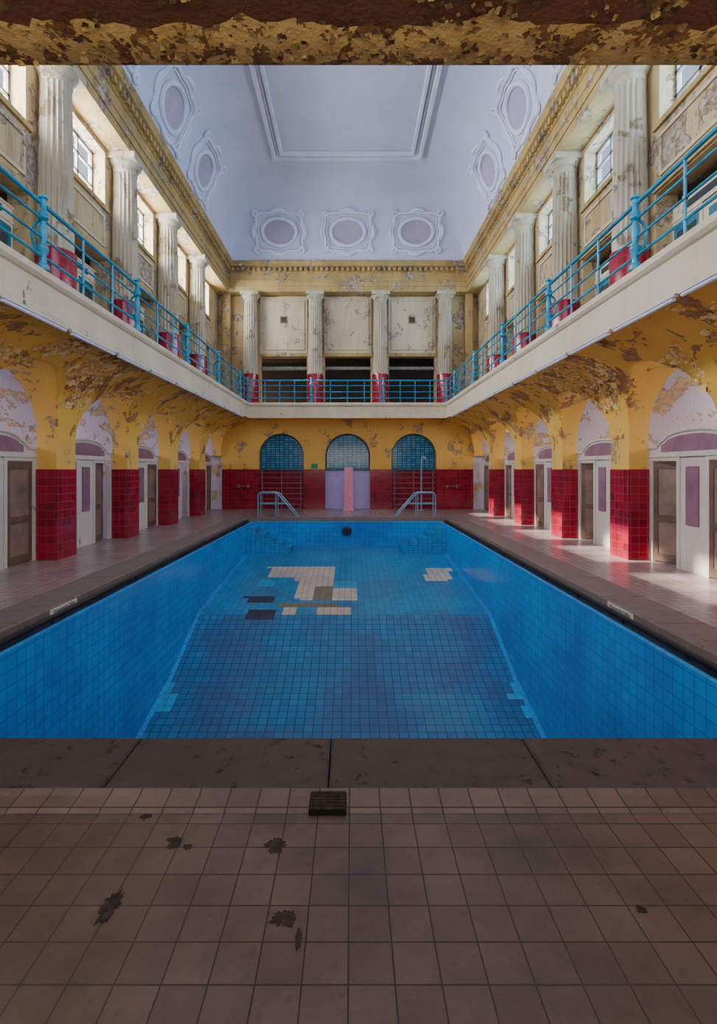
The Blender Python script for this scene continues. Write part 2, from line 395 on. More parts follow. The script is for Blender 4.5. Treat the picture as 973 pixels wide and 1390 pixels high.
# ------------------------------------------------------------------ far lower wall
mb = MB(); AR = [-2.74, 0.0, 2.74]; ar = .93; zsp = 2.2
us = {-AW, AW}
for c in AR:
    for i in range(33): us.add(round(c-ar*cos(pi*i/32), 4))
us = sorted(us)
def az(u, inc=True):
    for c in AR:
        if abs(u-c) <= ar+1e-4: return zsp+sqrt(max(0, ar*ar-(u-c)**2))
    return 0
for a, b2 in zip(us[:-1], us[1:]):
    mid = (a+b2)/2
    if az(mid) > 0:
        mb.face([(a, FY, az(a)), (b2, FY, az(b2)), (b2, FY, 4), (a, FY, 4)], 'yellow')
        mb.face([(a, FY, az(a)), (b2, FY, az(b2)), (b2, FY+.35, az(b2)), (a, FY+.35, az(a))], 'yellow')
    else:
        mb.face([(a, FY, 0), (b2, FY, 0), (b2, FY, 1.65), (a, FY, 1.65)], 'red')
        mb.face([(a, FY, 1.65), (b2, FY, 1.65), (b2, FY, 4), (a, FY, 4)], 'yellow')
for c in AR:
    for s in (-1, 1):
        x = c+s*ar
        mb.face([(x, FY, 0), (x, FY+.35, 0), (x, FY+.35, 1.65), (x, FY, 1.65)], 'red')
        mb.face([(x, FY, 1.65), (x, FY+.35, 1.65), (x, FY+.35, zsp), (x, FY, zsp)], 'yellow')
    k = 'lav' if c == 0 else 'red'
    mb.face([(c-ar, FY+.35, 0), (c+ar, FY+.35, 0), (c+ar, FY+.35, 1.66), (c-ar, FY+.35, 1.66)], k)
struct('wall_far', mb, 'end wall with three arches, yellow above red tiles')
for i, c in enumerate(AR):
    mb = MB()
    pts = [(c-ar, FY+.33, 1.66), (c+ar, FY+.33, 1.66)]+[(c+ar*cos(pi*j/24), FY+.33, zsp+ar*sin(pi*j/24)) for j in range(25)]
    mb.face(pts, 'blue_glass')
    pr = [(c+(ar-.03)*cos(pi*j/24), FY+.30, zsp+(ar-.03)*sin(pi*j/24)) for j in range(25)]
    mb.tube([(c+ar-.03, FY+.30, 1.69)]+pr+[(c-ar+.03, FY+.30, 1.69)], .03, 'teal_dk', 6)
    mb.box(c-ar, c+ar, FY+.24, FY+.34, 1.62, 1.69, 'teal_dk')
    struct('window_%d' % (i+1), mb, 'arched window bricked with blue glass blocks')
    if c != 0:
        g = MB()
        for j in range(7): g.tube([(-ar+.02, 0, .2+.22*j), (ar-.02, 0, .2+.22*j)], .022, 'bars', 6)
        s2 = MB()
        for x in (-.8, 0, .8): s2.box(x-.02, x+.02, -.02, .04, 0, 1.6, 'bars')
        thing('wall_bars', [('bar_rack', g.mesh('bar_rack', True), Z0, Z0), ('support', s2.mesh('support'), Z0, Z0)], (c, FY+.12, 0), label='rack of horizontal dark red pipes in an arched niche', category='pipe rack', group='pipe racks in the niches')
a = MB(); a.cbox(-.17, .17, -.12, .12, .08, 1.72, 'pink', .03)
c = MB(); c.cbox(-.21, .21, -.16, .16, 0, .08, 'pink', .02)
thing('pink_post', [('post', a.mesh('post'), Z0, Z0), ('base', c.mesh('base'), Z0, Z0)], (.05, 20.6, 0), label='square pink painted post in front of the middle niche', category='post')
a = MB(); a.tube([(0, 0, 0), (0, 0, 2.05)], .03, 'rail_metal', 10); c = MB(); c.tube([(0, 0, 2.05), (.02, 0, 2.15), (.1, -.1, 2.15)], .02, 'rail_metal'); c.lathe([(.02, 2.16), (.08, 2.08), (.08, 2.06)], 'rail_metal', 14, .12, -.12)
f = MB(); f.lathe([(.12, 0), (.12, .02), (.04, .05)], 'rail_metal', 16)
thing('shower_pole', [('pole', a.mesh('pole', True), Z0, Z0), ('shower_head', c.mesh('shower_head', True), Z0, Z0), ('base_flange', f.mesh('base_flange', True), Z0, Z0)], (2.95, 20.6, 0), label='slim metal shower pole on the far deck', category='shower')
for x, s in ((-4.3, 1), (4.3, -1)):
    a = MB(); a.tube([(-.35, 0, 0), (.35, 0, 0)], .025, 'bars')
    c = MB(); c.lathe([(.04, -.08), (.055, -.05), (.055, .04), (.03, .07)], 'brass', 10, 0, -.04); cmm = c.mesh('valve', True)
    thing('water_pipe', [('pipe', a.mesh('pipe', True), Z0, Z0), ('valve', cmm, (-.2, 0, 0), Z0), ('valve', cmm, (.2, 0, 0), Z0)], (x, FY-.03, .95), label='short wall pipe with valves on red tiles', category='pipe')
g = MB(); g.box(-.13, .13, 0, .02, -.1, .1, 'green')
thing('exit_sign', [('sign_plate', g.mesh('sign_plate'), Z0, Z0)], (-1.37, FY-.025, 1.78), label='small green sign plate above red tiles', category='sign')

# ------------------------------------------------------------------ upper walls
def holed(mb, fixed0, fixed1, axis, u_br, z_br, holes, k):
    for i in range(len(u_br)-1):
        for j in range(len(z_br)-1):
            um = (u_br[i]+u_br[i+1])/2; zm = (z_br[j]+z_br[j+1])/2
            if any(h[0] < um < h[1] and h[2] < zm < h[3] for h in holes): continue
            if axis == 'x': mb.box(min(fixed0, fixed1), max(fixed0, fixed1), u_br[i], u_br[i+1], z_br[j], z_br[j+1], k)
            else: mb.box(u_br[i], u_br[i+1], fixed0, fixed1, z_br[j], z_br[j+1], k)
UW = 5.65; UFY = 22.5
WZ = (7.85, 9.1)
for sgn, side in ((-1, 'left'), (1, 'right')):
    mb = MB(); holes = []; br = [0.9, UFY+.3]
    for c in BAYS:
        if c > 3: holes += [(c-1.0, c+1.0, WZ[0], WZ[1]), (c-1.1, c+1.1, 4.2, 6.6)]; br += [c-1.1, c-1.0, c+1.0, c+1.1]
    holed(mb, sgn*UW, sgn*(UW+.4), 'x', sorted(br), [4.2, 6.6, WZ[0], WZ[1], 10.4], holes, 'upper')
    for c in BAYS:
        if c < 3: continue
        x0, x1 = sorted((sgn*(UW-.06), sgn*UW))
        mb.box(x0, x1, c-1.12, c+1.12, 6.62, 6.72, 'entab')
        mb.box(x0, x1, c-1.12, c+1.12, WZ[0]-.12, WZ[0]-.02, 'entab')
        x0, x1 = sorted((sgn*(UW-.035), sgn*UW))   # panel moulding frame
        for (ya, yb, za, zb) in ((c-.95, c+.95, 6.85, 6.91), (c-.95, c+.95, 7.54, 7.60), (c-.95, c-.89, 6.91, 7.54), (c+.89, c+.95, 6.91, 7.54)):
            mb.box(x0, x1, ya, yb, za, zb, 'panel')
    x0, x1 = sorted((sgn*(UW+.4), sgn*7.4))
    mb.box(x0, x1, .9, UFY, 6.62, 6.75, 'upper')
    struct('wall_%s_upper' % side, mb, 'weathered yellow upper wall with high windows')
    for i, c in enumerate(BAYS):
        if c < 3: continue
        w = MB(); xa, xb = sorted((sgn*(UW+.28), sgn*(UW+.34)))
        for (a, b2) in ((c-1, c-.94), (c+.94, c+1), (c-.36, c-.30), (c+.30, c+.36)):
            w.box(xa, xb, a, b2, WZ[0], WZ[1], 'frame_w')
        for z in (WZ[0], WZ[1]-.06, WZ[0]+.42, WZ[0]+.83): w.box(xa, xb, c-1, c+1, z, z+.05, 'frame_w')
        o = struct('window_%d' % (10+i+(10 if sgn > 0 else 0)), w, 'high gallery window with small panes')
        gg = MB(); gg.face([(sgn*(UW+.31), c-1, WZ[0]), (sgn*(UW+.31), c+1, WZ[0]), (sgn*(UW+.31), c+1, WZ[1]), (sgn*(UW+.31), c-1, WZ[1])], 'glass')
        l = o.location; obj('glass_pane', gg.mesh('glass_pane', False, (l.x, l.y, l.z)), Z0, Z0, o)
mb = MB(); holes = []; br = [-UW, UW]
FC = [-2.79, 0, 2.79]
for c in FC: holes.append((c-1.0, c+1.0, 4.2, 6.55)); br += [c-1.0, c+1.0]
holed(mb, UFY, UFY+.3, 'y', sorted(br), [4.2, 6.55, 10.4], holes, 'upper')
for c in FC:
    mb.box(c-1.02, c+1.02, UFY-.05, UFY, 6.7, 9.15, 'panel')
    for (xa, xb, za, zb) in ((c-.9, c+.9, 8.96, 9.02), (c-.9, c+.9, 6.84, 6.90), (c-.9, c-.84, 6.9, 8.96), (c+.84, c+.9, 6.9, 8.96)):
        mb.box(xa, xb, UFY-.09, UFY-.05, za, zb, 'panel')
    mb.box(c-1.06, c+1.06, UFY-.09, UFY, 6.56, 6.70, 'entab')
    mb.box(c-1.0, c+1.0, UFY-.02, UFY+.25, 6.0, 6.12, 'frame_w')
for s in (-1, 1):
    mb.box(s*5.22-.16, s*5.22+.16, 22.2, UFY, 4.2, 9.2, 'entab')
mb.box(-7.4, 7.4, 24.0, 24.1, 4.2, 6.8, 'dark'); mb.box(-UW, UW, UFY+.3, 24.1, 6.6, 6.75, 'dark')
struct('wall_far_upper', mb, 'weathered pale plaster wall above dark gallery openings')
for x in (-2.79, 2.79):
    a = MB(); a.box(-.17, .17, -.02, 0, -.17, .17, 'entab'); c = MB(); c.box(-.12, .12, -.03, -.02, -.12, .12, 'dark')
    for i in range(4): c.box(-.12, .12, -.045, -.03, -.1+.06*i, -.08+.06*i, 'door')
    thing('air_vent', [('vent_frame', a.mesh('vent_frame'), Z0, Z0), ('vent_grille', c.mesh('vent_grille'), Z0, Z0)], (x, UFY-.05, 8.15), label='small square air vent in plaster panel', category='vent', group='wall vents')
mb = MB(); mb.box(-7.4, 7.4, NY-.1, NY, 0, 4.2, 'white_vault'); mb.box(-UW, UW, .8, .9, 4.2, 13.2, 'upper')
struct('wall_near', mb, 'plain end wall behind the deck')

# ------------------------------------------------------------------ columns
def column_meshes():
    sh = MB(); rows = []; nf = 20; z0, z1 = 1.5, 4.62
    for t in [0, .02, .15, .4, .7, .95, 1.0]:
        r = .31*(1-.13*t**1.4); row = []
        fl = 0 if t in (0, 1.0) else 1
        for j in range(nf*6):
            ph = (j % 6)/6; dip = .038*sin(pi*ph)*fl
            a = 2*pi*j/(nf*6); row.append(((r-dip)*cos(a), (r-dip)*sin(a), z0+(z1-z0)*t))
        rows.append(row)
    sh.grid(rows, 'column', closed=True)
    cp = MB(); cp.lathe([(.272, 4.60), (.285, 4.64), (.275, 4.68), (.275, 4.72), (.30, 4.74), (.36, 4.82), (.375, 4.86)], 'column', 32)
    cp.cbox(-.38, .38, -.38, .38, 4.86, 5.02, 'column', .01)
    bs = MB(); bs.lathe([(.35, 0), (.35, 1.44), (.345, 1.5), (.31, 1.52)], 'red', 24)
    return sh.mesh('column_shaft', True), cp.mesh('column_capital', True), bs.mesh('tile_base', True)
cs, cc, cb = column_meshes()
for p in PILS[1:]:
    for sgn in (-1, 1):
        thing('fluted_column', [('column_shaft', cs, Z0, Z0), ('column_capital', cc, Z0, Z0), ('tile_base', cb, Z0, Z0)], (sgn*5.38, p, 4.2), label='tall fluted gallery column with plain capital and red tiled foot', category='column', group='fluted gallery columns')
for x in (-4.18, -1.4, 1.4, 4.18):
    thing('fluted_column', [('column_shaft', cs, Z0, Z0), ('column_capital', cc, Z0, Z0), ('tile_base', cb, Z0, Z0)], (x, 22.15, 4.2), label='fluted column with red tiled foot before the end gallery wall', category='column', group='fluted gallery columns')

# entablature
mb = MB()
prof = [(-.6, 9.2), (0, 9.2), (0, 9.42), (.03, 9.42), (.03, 9.6), (.07, 9.62), (.07, 9.68), (0, 9.7), (0, 9.98), (.05, 10.0), (.05, 10.16), (.08, 10.18), (.22, 10.22), (.22, 10.3), (.27, 10.36), (.27, 10.43), (-.1, 10.46), (-.6, 10.46)]
rows = []
for h, z in prof: rows.append([(-(5.1-h), .9, z), (-(5.1-h), 21.9-h, z), ((5.1-h), 21.9-h, z), ((5.1-h), .9, z)])
mb.grid(rows, 'entab')
struct('trim_3', mb, 'weathered yellow entablature with moulded cornice')
mb = MB(); y = 1.0
while y < 21.7:
    for s in (-1, 1):
        x0, x1 = sorted((s*5.06, s*4.94)); mb.box(x0, x1, y, y+.11, 10.03, 10.17, 'entab')
    y += .22
x = -4.9
while x < 4.8: mb.box(x, x+.11, 21.73, 21.86, 10.03, 10.17, 'entab'); x += .22
struct('trim_4', mb, 'row of small dentil blocks under the cornice')

# ------------------------------------------------------------------ ceiling vault
CX, CY0, CY1, CZ, CD, CH = 4.98, .9, 21.72, 10.42, 2.25, 2.5
mb = MB(); rows = []; nt_ = 22
for i in range(nt_+1):
    t = pi/2*i/nt_; d = CD*(1-cos(t)); z = CZ+CH*sin(t)
    x0, x1, y0, y1 = -CX+d, CX-d, CY0+d, CY1-d
    rc = .02+.75*sin(t); row = []
    for (cx, cy, a0) in ((x1-rc, y1-rc, 0), (x0+rc, y1-rc, 90), (x0+rc, y0+rc, 180), (x1-rc, y0+rc, 270)):
        for q in range(9):
            a = radians(a0+90*q/8); row.append((cx+rc*cos(a), cy+rc*sin(a), z))
    rows.append(row)
mb.grid(rows, 'ceil', closed=True); mb.face(rows[-1], 'ceil')
struct('ceiling', mb, 'pale lilac coved ceiling', True)
mb = MB()
for (ins, hh, r) in ((0, .08, .09), (.14, .03, .04), (.28, .09, .07)):
    X = 2.62-ins; Y1 = 18.6-ins; Y0 = 3.6+ins; z = CZ+CH-.01
    rows = []
    for (w, dz) in ((-r, 0), (-r*.6, -hh*1.3), (r*.6, -hh*1.3), (r, 0)):
        rows.append([(-X+w, Y0+w, z+dz), (X-w, Y0+w, z+dz), (X-w, Y1-w, z+dz), (-X+w, Y1-w, z+dz)])
    mb.grid(rows, 'stucco', closed=True)
struct('trim_5', mb, 'rectangular stucco moulding on the flat ceiling')

def surf(side, u, s, h):
    t = s/2.38; d = CD*(1-cos(t)); z = CZ+CH*sin(t)
    td, tz = CD*sin(t), CH*cos(t); L = sqrt(td*td+tz*tz); td /= L; tz /= L
    d += h*tz; z -= h*td
    if side == 'far': return (u, CY1-d, z)
    if side == 'left': return (-CX+d, u, z)
    return (CX-d, u, z)
def cartouche(side, uc):
    sc_ = 1.1
    c0 = Vector(surf(side, uc, sc_, 0))
    def rel(p): return tuple(Vector(p)-c0)
    def tb(path, r, closed=True):
        m = MB(); m.tube([rel(surf(side, uc+a, sc_+b, .03)) for a, b in path], r, 'stucco', 7, closed=closed); return m
    parts = []
    d = MB(); n = 40
    for r0, r1 in ((0.001, .5), (.5, 1.0)):
        d.grid([[rel(surf(side, uc+.66*r*cos(2*pi*j/n), sc_+.47*r*sin(2*pi*j/n), .015)) for j in range(n)] for r in (r0, r1)], 'medal', closed=True)
    parts.append(('medallion', d.mesh('medallion', True), Z0, Z0))
    parts.append(('oval_moulding', tb([(.70*cos(2*pi*j/48), .51*sin(2*pi*j/48)) for j in range(48)], .075).mesh('oval_moulding', True), Z0, Z0))
    path = []
    for j in range(96):
        a = 2*pi*j/96; ca, sa = cos(a), sin(a); q = (abs(ca)**4+abs(sa)**4)**(-.25)
        w = 1+.035*cos(8*a)
        path.append((.98*ca*q*w, .74*sa*q*w))
    parts.append(('outer_frame', tb(path, .065).mesh('outer_frame', True), Z0, Z0))
    parts.append(('inner_frame', tb([(x*.88, y*.86) for x, y in path], .03).mesh('inner_frame', True), Z0, Z0))
    for sx in (-1, 1):
        for sy in (-1, 1):
            sp = []
            for j in range(22):
                a = j/21*3.4*pi; r = .19*(1-j/26)
                sp.append(rel(surf(side, uc+sx*(.93-r*cos(a)*.8), sc_+sy*(.70-r*sin(a)*.8), .06)))
            orn = MB(); orn.tube(sp, .045, 'stucco', 6); parts.append(('corner_scroll', orn.mesh('corner_scroll', True), Z0, Z0))
        sp = [rel(surf(side, uc+sx*(1.02+.07*sin(pi*j/8)), sc_-.32+.64*j/8, .05)) for j in range(9)]
        orn = MB(); orn.tube(sp, lambda t: .02+.065*sin(pi*t), 'stucco', 6); parts.append(('leaf_swag', orn.mesh('leaf_swag', True), Z0, Z0))
    for sy in (-1, 1):
        sp = [rel(surf(side, uc-.35+.7*j/10, sc_+sy*(.76+.09*sin(pi*j/10)), .06)) for j in range(11)]
        orn = MB(); orn.tube(sp, lambda t: .02+.075*sin(pi*t), 'stucco', 6); parts.append(('leaf_swag', orn.mesh('leaf_swag', True), Z0, Z0))
    thing('oval_cartouche', parts, tuple(c0), label='oval stucco cartouche with scrolled frame on the coved ceiling', category='ceiling ornament', group='oval ceiling cartouches')
for u in (-2.85, 0, 2.85): cartouche('far', u)
for u in BAYS[3:6]:
    cartouche('left', u); cartouche('right', u)

# ------------------------------------------------------------------ railing
def rail_section(L, n_thin, name_loc, rot, ornate=False):
    rb = MB()
    for z, r in ((.86, .028), (.66, .016), (.42, .016), (.18, .02)): rb.tube([(-L/2, 0, z), (L/2, 0, z)], r, 'teal', 8)
    parts = [('rails', rb.mesh('rails', True), Z0, Z0)]
    tp = MB(); tp.tube([(0, 0, 0), (0, 0, .86)], .019, 'teal', 8); tp.lathe([(.03, .40), (.03, .44)], 'teal', 8)
    tm_ = tp.mesh('thin_post', True)
    for i in range(n_thin):
        parts.append(('thin_post', tm_, (-L/2+L*(i+1)/(n_thin+1), 0, 0), Z0))
    return thing('balcony_railing', parts, name_loc, rot, 'teal painted metal gallery railing with four rails', 'railing', 'gallery railing sections')
op = MB(); op.lathe([(.08, 0), (.08, .06), (.045, .10), (.04, .2), (.07, .26), (.07, .30), (.035, .34), (.055, .5), (.035, .64), (.065, .68), (.065, .74), (.04, .78), (.04, .92), (.06, .94), (.03, .99)], 'teal', 14)
opm = op.mesh('post_body', True)
bb = MB(); bb.tube([(0, -.05, .25), (0, -.13, .35), (0, -.15, .5), (0, -.1, .62), (0, -.03, .68)], .02, 'teal', 7)
bbm = bb.mesh('scroll_bracket', True)
posts = [3.775]+PILS[2:]
for sgn in (-1, 1):
    xx = sgn*3.86
    for p in posts:
        thing('railing_post', [('post_body', opm, Z0, Z0), ('scroll_bracket', bbm, Z0, Z0)], (xx, p, 4.24), (0, 0, radians(90 if sgn > 0 else -90)), 'turned teal iron railing post with scroll bracket', 'railing post', 'turned railing posts')
    for a, b2 in zip(posts[:-1], posts[1:]):
        rail_section(b2-a-.13, 2, (xx, (a+b2)/2, 4.24), (0, 0, radians(90)))
    ya, yb = posts[-1]+.09, 19.93
    rail_section(yb-ya, 1, (xx, (ya+yb)/2, 4.24), (0, 0, radians(90)))
for x in (-3.86, -1.4, 1.4, 3.86):
    thing('railing_post', [('post_body', opm, Z0, Z0)], (x, 20.04, 4.24), Z0, 'turned teal iron railing post', 'railing post', 'turned railing posts')
for c, L in ((-2.63, 2.30), (0, 2.64), (2.63, 2.30)): rail_section(L, 3, (c, 20.04, 4.24), Z0)

# ------------------------------------------------------------------ changing cabins
def cabin_meshes(fr, pn, dr, dr2, hd, up=None, flat=False):
    f = MB(); T = .06
    for a, b2 in ((-1.15, -1.07), (-.39, -.31), (.31, .39), (1.07, 1.15)): f.box(a, b2, -T/2, T/2, 0, 1.86, fr)
    f.box(-.31, .31, -.01, .02, 0, 1.86, fr)
    for a, b2 in ((-1.07, -.39), (.39, 1.07)): f.box(a, b2, -.03, .03, 1.80, 1.86, fr)
    top = []
    for i in range(61):
        u = -1.15+2.3*i/60; au = abs(u)
        if au > .95: z = 2.03
        elif au > .70: z = 2.03+.13*sin((.95-au)/.25*pi/2)
        else: z = 2.16+.13*sqrt(max(0, 1-(au/.70)**2))
        if flat: z = 2.15
        top.append((u, z))
    rows = [[(u, -T/2, 1.86) for u, z in top], [(u, -T/2, z) for u, z in top], [(u, T/2, z) for u, z in top], [(u, T/2, 1.86) for u, z in top]]
    f.grid(rows, fr)
    f.tube([(u, -.035, z+.0) for u, z in top], .028, fr, 6)
    f.box(-1.15, 1.15, -.05, -.03, 1.86, 1.90, fr)
    h = MB(); hp = [(u, z-.07) for u, z in top if abs(u) < .82]
    for (a, za), (b2, zb) in zip(hp[:-1], hp[1:]):
        h.face([(a, -.037, 1.95), (b2, -.037, 1.95), (b2, -.037, max(zb, 1.96)), (a, -.037, max(za, 1.96))], hd)
    p = MB(); p.cbox(-.15, .15, -.035, -.01, .75, 1.70, pn, .005)
    d = MB(); d.box(0, .08, -.02, .02, .02, 1.79, dr); d.box(.59, .67, -.02, .02, .02, 1.79, dr)
    for a, b2 in ((.02, .16), (.72, .84), (1.66, 1.79)): d.box(.08, .59, -.02, .02, a, b2, dr)
    d.box(.08, .59, -.008, .008, .16, .72, dr2); d.box(.08, .59, -.008, .008, .84, 1.66, up or dr2)
    k = MB(); k.tube([(.62, -.02, 1.0), (.62, -.06, 1.0), (.54, -.065, 1.0)], .011, 'brass', 8)
    return f.mesh('frame'), h.mesh('header_panel'), p.mesh('side_panel'), d.mesh('door'), k.mesh('door_handle', True)
cm = cabin_meshes('white', 'lilac', 'door', 'door2', 'lilac')
cg = cabin_meshes('fascia', 'teal_dk', 'teal_dk', 'teal', 'gal_glass', 'gal_glass', True)
def cabin(ms, loc, rotz, a1, a2, label, name, group):
    thing(name, [('frame', ms[0], Z0, Z0), ('header_panel', ms[1], Z0, Z0), ('side_panel', ms[2], Z0, Z0),
                 ('door', ms[3], (-1.065, 0, 0), (0, 0, radians(a1)), [('door_handle', ms[4], Z0, Z0)]),
                 ('door', ms[3], (.395, 0, 0), (0, 0, radians(a2)), [('door_handle', ms[4], Z0, Z0)])],
          loc, (0, 0, radians(rotz)), label, 'changing cabin', group)
ang = {(-1, 2): (0, 0), (1, 2): (25, 0), (1, 3): (70, 0), (-1, 3): (0, 12), (1, 4): (0, 60), (-1, 4): (50, 0), (-1, 5): (0, 45), (1, 5): (30, 0), (1, 6): (0, 0), (-1, 6): (0, 0), (1, 1): (0, 0), (-1, 1): (0, 0)}
for i, c in enumerate(BAYS):
    if i < 1: continue
    for sgn in (-1, 1):
        a1, a2 = ang[(sgn, i)]
        opn = a1 > 0 or a2 > 0
        cabin(cm, (sgn*5.60, c, 0), -90*sgn, a1, a2, 'white scalloped changing cabin front, brown doors, one ajar' if opn else 'white scalloped changing cabin front with closed brown doors', 'changing_cabin', 'changing cabins in the arcade')
        cabin(cg, (sgn*5.98, c, 4.2), -90*sgn, 0, 0, 'cream framed gallery cabin front with glazed teal doors', 'gallery_cabin', 'changing cabins on the gallery')

# ------------------------------------------------------------------ pool
PX = 3.15; PY0, PY1 = 3.15, 17.1
FP = [(3.0, -2.75), (7.0, -2.65), (8.0, -2.5), (9.35, -2.18), (11.1, -1.48), (17.2, -.95)]
def fz(y):
    for (a, za), (b2, zb) in zip(FP[:-1], FP[1:]):
        if a <= y <= b2: return za+(zb-za)*(y-a)/(b2-a)
    return FP[-1][1]
patches = [((366, 770, 455, 783), 'p_cream'), ((403, 783, 455, 797), 'p_cream'), ((403, 797, 425, 816), 'p_cream'), ((453, 798, 485, 816), 'p_cream'),
           ((427, 825, 480, 836), 'p_cream'), ((383, 825, 404, 833), 'p_cream'), ((577, 772, 611, 788), 'p_cream'), ((424, 795, 453, 816), 'p_olive'),
           ((337, 826, 370, 840), 'p_dark'), ((333, 808, 372, 818), 'p_dark'), ((350, 786, 372, 797), 'p_light'), ((455, 788, 485, 798), 'p_light'),
           ((205, 926, 236, 962), 'p_light'), ((692, 928, 716, 946), 'p_light'), ((706, 955, 728, 972), 'p_light'), ((552, 938, 645, 968), 'p_pale'), ((576, 968, 660, 990), 'p_pale'), ((380, 818, 460, 825), 'p_olive')]
mb = MB(); ny = 93; nx = 42
ysr = [PY0+.15*i for i in range(ny+1)]
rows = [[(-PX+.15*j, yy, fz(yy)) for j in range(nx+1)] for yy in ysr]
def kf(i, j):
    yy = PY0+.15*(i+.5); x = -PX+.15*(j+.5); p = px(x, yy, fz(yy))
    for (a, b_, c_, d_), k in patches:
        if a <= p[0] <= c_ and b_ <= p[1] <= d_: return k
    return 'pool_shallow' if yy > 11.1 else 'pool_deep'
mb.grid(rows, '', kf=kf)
pool_floor = mb.mesh('basin_floor')
def side_wall(s):
    m = MB(); rr = []
    for yy in ysr:
        z = fz(yy); rr.append([(s*(PX+.05), yy, -.10), (s*PX, yy, -.11), (s*PX, yy, z+.06), (s*(PX-.05), yy, z)])
    m.grid(rr, 'pool_wall'); return m.mesh('basin_wall')
w3 = MB(); w3.grid([[(-PX, PY1, -.11), (PX, PY1, -.11)], [(-PX, PY1, -1), (PX, PY1, -1)]], 'pool_wall'); w3.face([(-PX, PY1, -.11), (PX, PY1, -.11), (PX, PY1+.3, -.10), (-PX, PY1+.3, -.10)], 'pool_wall')
w4 = MB(); w4.face([(-PX, PY0, 0), (PX, PY0, 0), (PX, PY0, -2.8), (-PX, PY0, -2.8)], 'pool_wall')
parts = [('basin_floor', pool_floor, Z0, Z0, [], 'blue mosaic floor with cream and dark replacement tiles'), ('basin_wall', side_wall(-1), Z0, Z0), ('basin_wall', side_wall(1), Z0, Z0), ('basin_wall', w3.mesh('basin_wall'), Z0, Z0), ('basin_wall', w4.mesh('basin_wall'), Z0, Z0)]
for s in (-1, 1):
    g = MB()
    a, b2 = s*(PX+.04), s*3.36
    g.face([(a, PY0, -.105), (b2, PY0, -.12), (b2, PY1+.3, -.12), (a, PY1+.3, -.105)], 'gutter')
    parts.append(('gutter', g.mesh('gutter'), Z0, Z0))
    st = MB()
    n = 5
    for i in range(n):
        x0, x1 = sorted((s*(PX-.28*i), s*(PX-.28*(i+1))))
        st.cbox(x0, x1, 16.2, PY1-.002, -1.05, -.20-.15*i, 'pool_step', .015)
    parts.append(('corner_steps', st.mesh('corner_steps'), Z0, Z0, [], 'blue tiled steps descending from the corner'))
    y = 3.12
    sm = MB(); sm.cbox(-.275, .275, -.57, .57, -.13, .03, 'granite2', .015); smm = sm.mesh('coping_slab')
    while y < 17.3:
        parts.append(('coping_slab', smm, (s*3.625, y+.575, 0), Z0)); y += 1.15
    pp = MB(); pp.tube([(s*3.265, 3.2, -.045), (s*3.265, 17.05, -.045)], .03, 'black', 10)
    parts.append(('grab_rail', pp.mesh('grab_rail', True), Z0, Z0, [], 'long black grab pipe in the gutter'))
    br = MB(); br.tube([(0, 0, -.07), (0, 0, 0)], .012, 'black', 6)
    brm = br.mesh('rail_bracket', True)
    for i in range(12): parts.append(('rail_bracket', brm, (s*3.265, 3.6+1.15*i, -.045), Z0))
nm = MB(); nm.cbox(-.571, .571, -.25, .25, -.13, .03, 'granite', .012); nmm = nm.mesh('coping_slab')
for i in range(-4, 4): parts.append(('coping_slab', nmm, (.04+1.15*i+.575, 2.87, 0), Z0, [], 'dark speckled granite slab'))
fm = MB(); fm.cbox(-.571, .571, -.2, .2, -.13, .03, 'granite2', .012); fmm = fm.mesh('coping_slab')
for i in range(-3, 3): parts.append(('coping_slab', fmm, (1.15*i+.575, 17.6, 0), Z0))
wi = MB()
rows = []
for r, h in ((.17, 0), (.16, .05), (.11, .06), (.10, .02)):
    rows.append([(r*cos(2*pi*j/24), PY1-h, -.40+r*sin(2*pi*j/24)) for j in range(24)])
wi.grid(rows, 'gutter', closed=True); wi.face([(.10*cos(2*pi*j/24), PY1-.015, -.40+.10*sin(2*pi*j/24)) for j in range(24)], 'black')
parts.append(('water_inlet', wi.mesh('water_inlet', True), Z0, Z0, [], 'round dark inlet nozzle'))
thing('swimming_pool', parts, Z0, Z0, 'empty swimming pool lined with blue tiles and granite coping', 'swimming pool')
# stair handrails
for s in (-1, 1):
    for yy in (17.45, 17.95):
        a = MB(); zb = .056 if yy < 17.8 else 0.024
        a.tube([(s*3.0, 0, zb), (s*3.0, 0, .78), (s*2.95, 0, .86), (s*2.45, 0, .86), (s*2.35, 0, .83), (s*1.75, 0, .14), (s*1.7, 0, zb)], .022, 'rail_metal', 8)
        c = MB(); c.tube([(s*3.0, 0, .48), (s*2.08, 0, .48)], .014, 'rail_metal', 7)
        c2 = MB(); c2.tube([(s*2.4, 0, zb-.02), (s*2.4, 0, .85)], .016, 'rail_metal', 8)
        thing('stair_handrail', [('rail', a.mesh('rail', True), Z0, Z0), ('cross_rail', c.mesh('cross_rail', True), Z0, Z0), ('middle_post', c2.mesh('middle_post', True), Z0, Z0)], (0, yy, 0), Z0, 'bent metal handrail beside the corner pool steps', 'handrail', 'pool stair handrails')
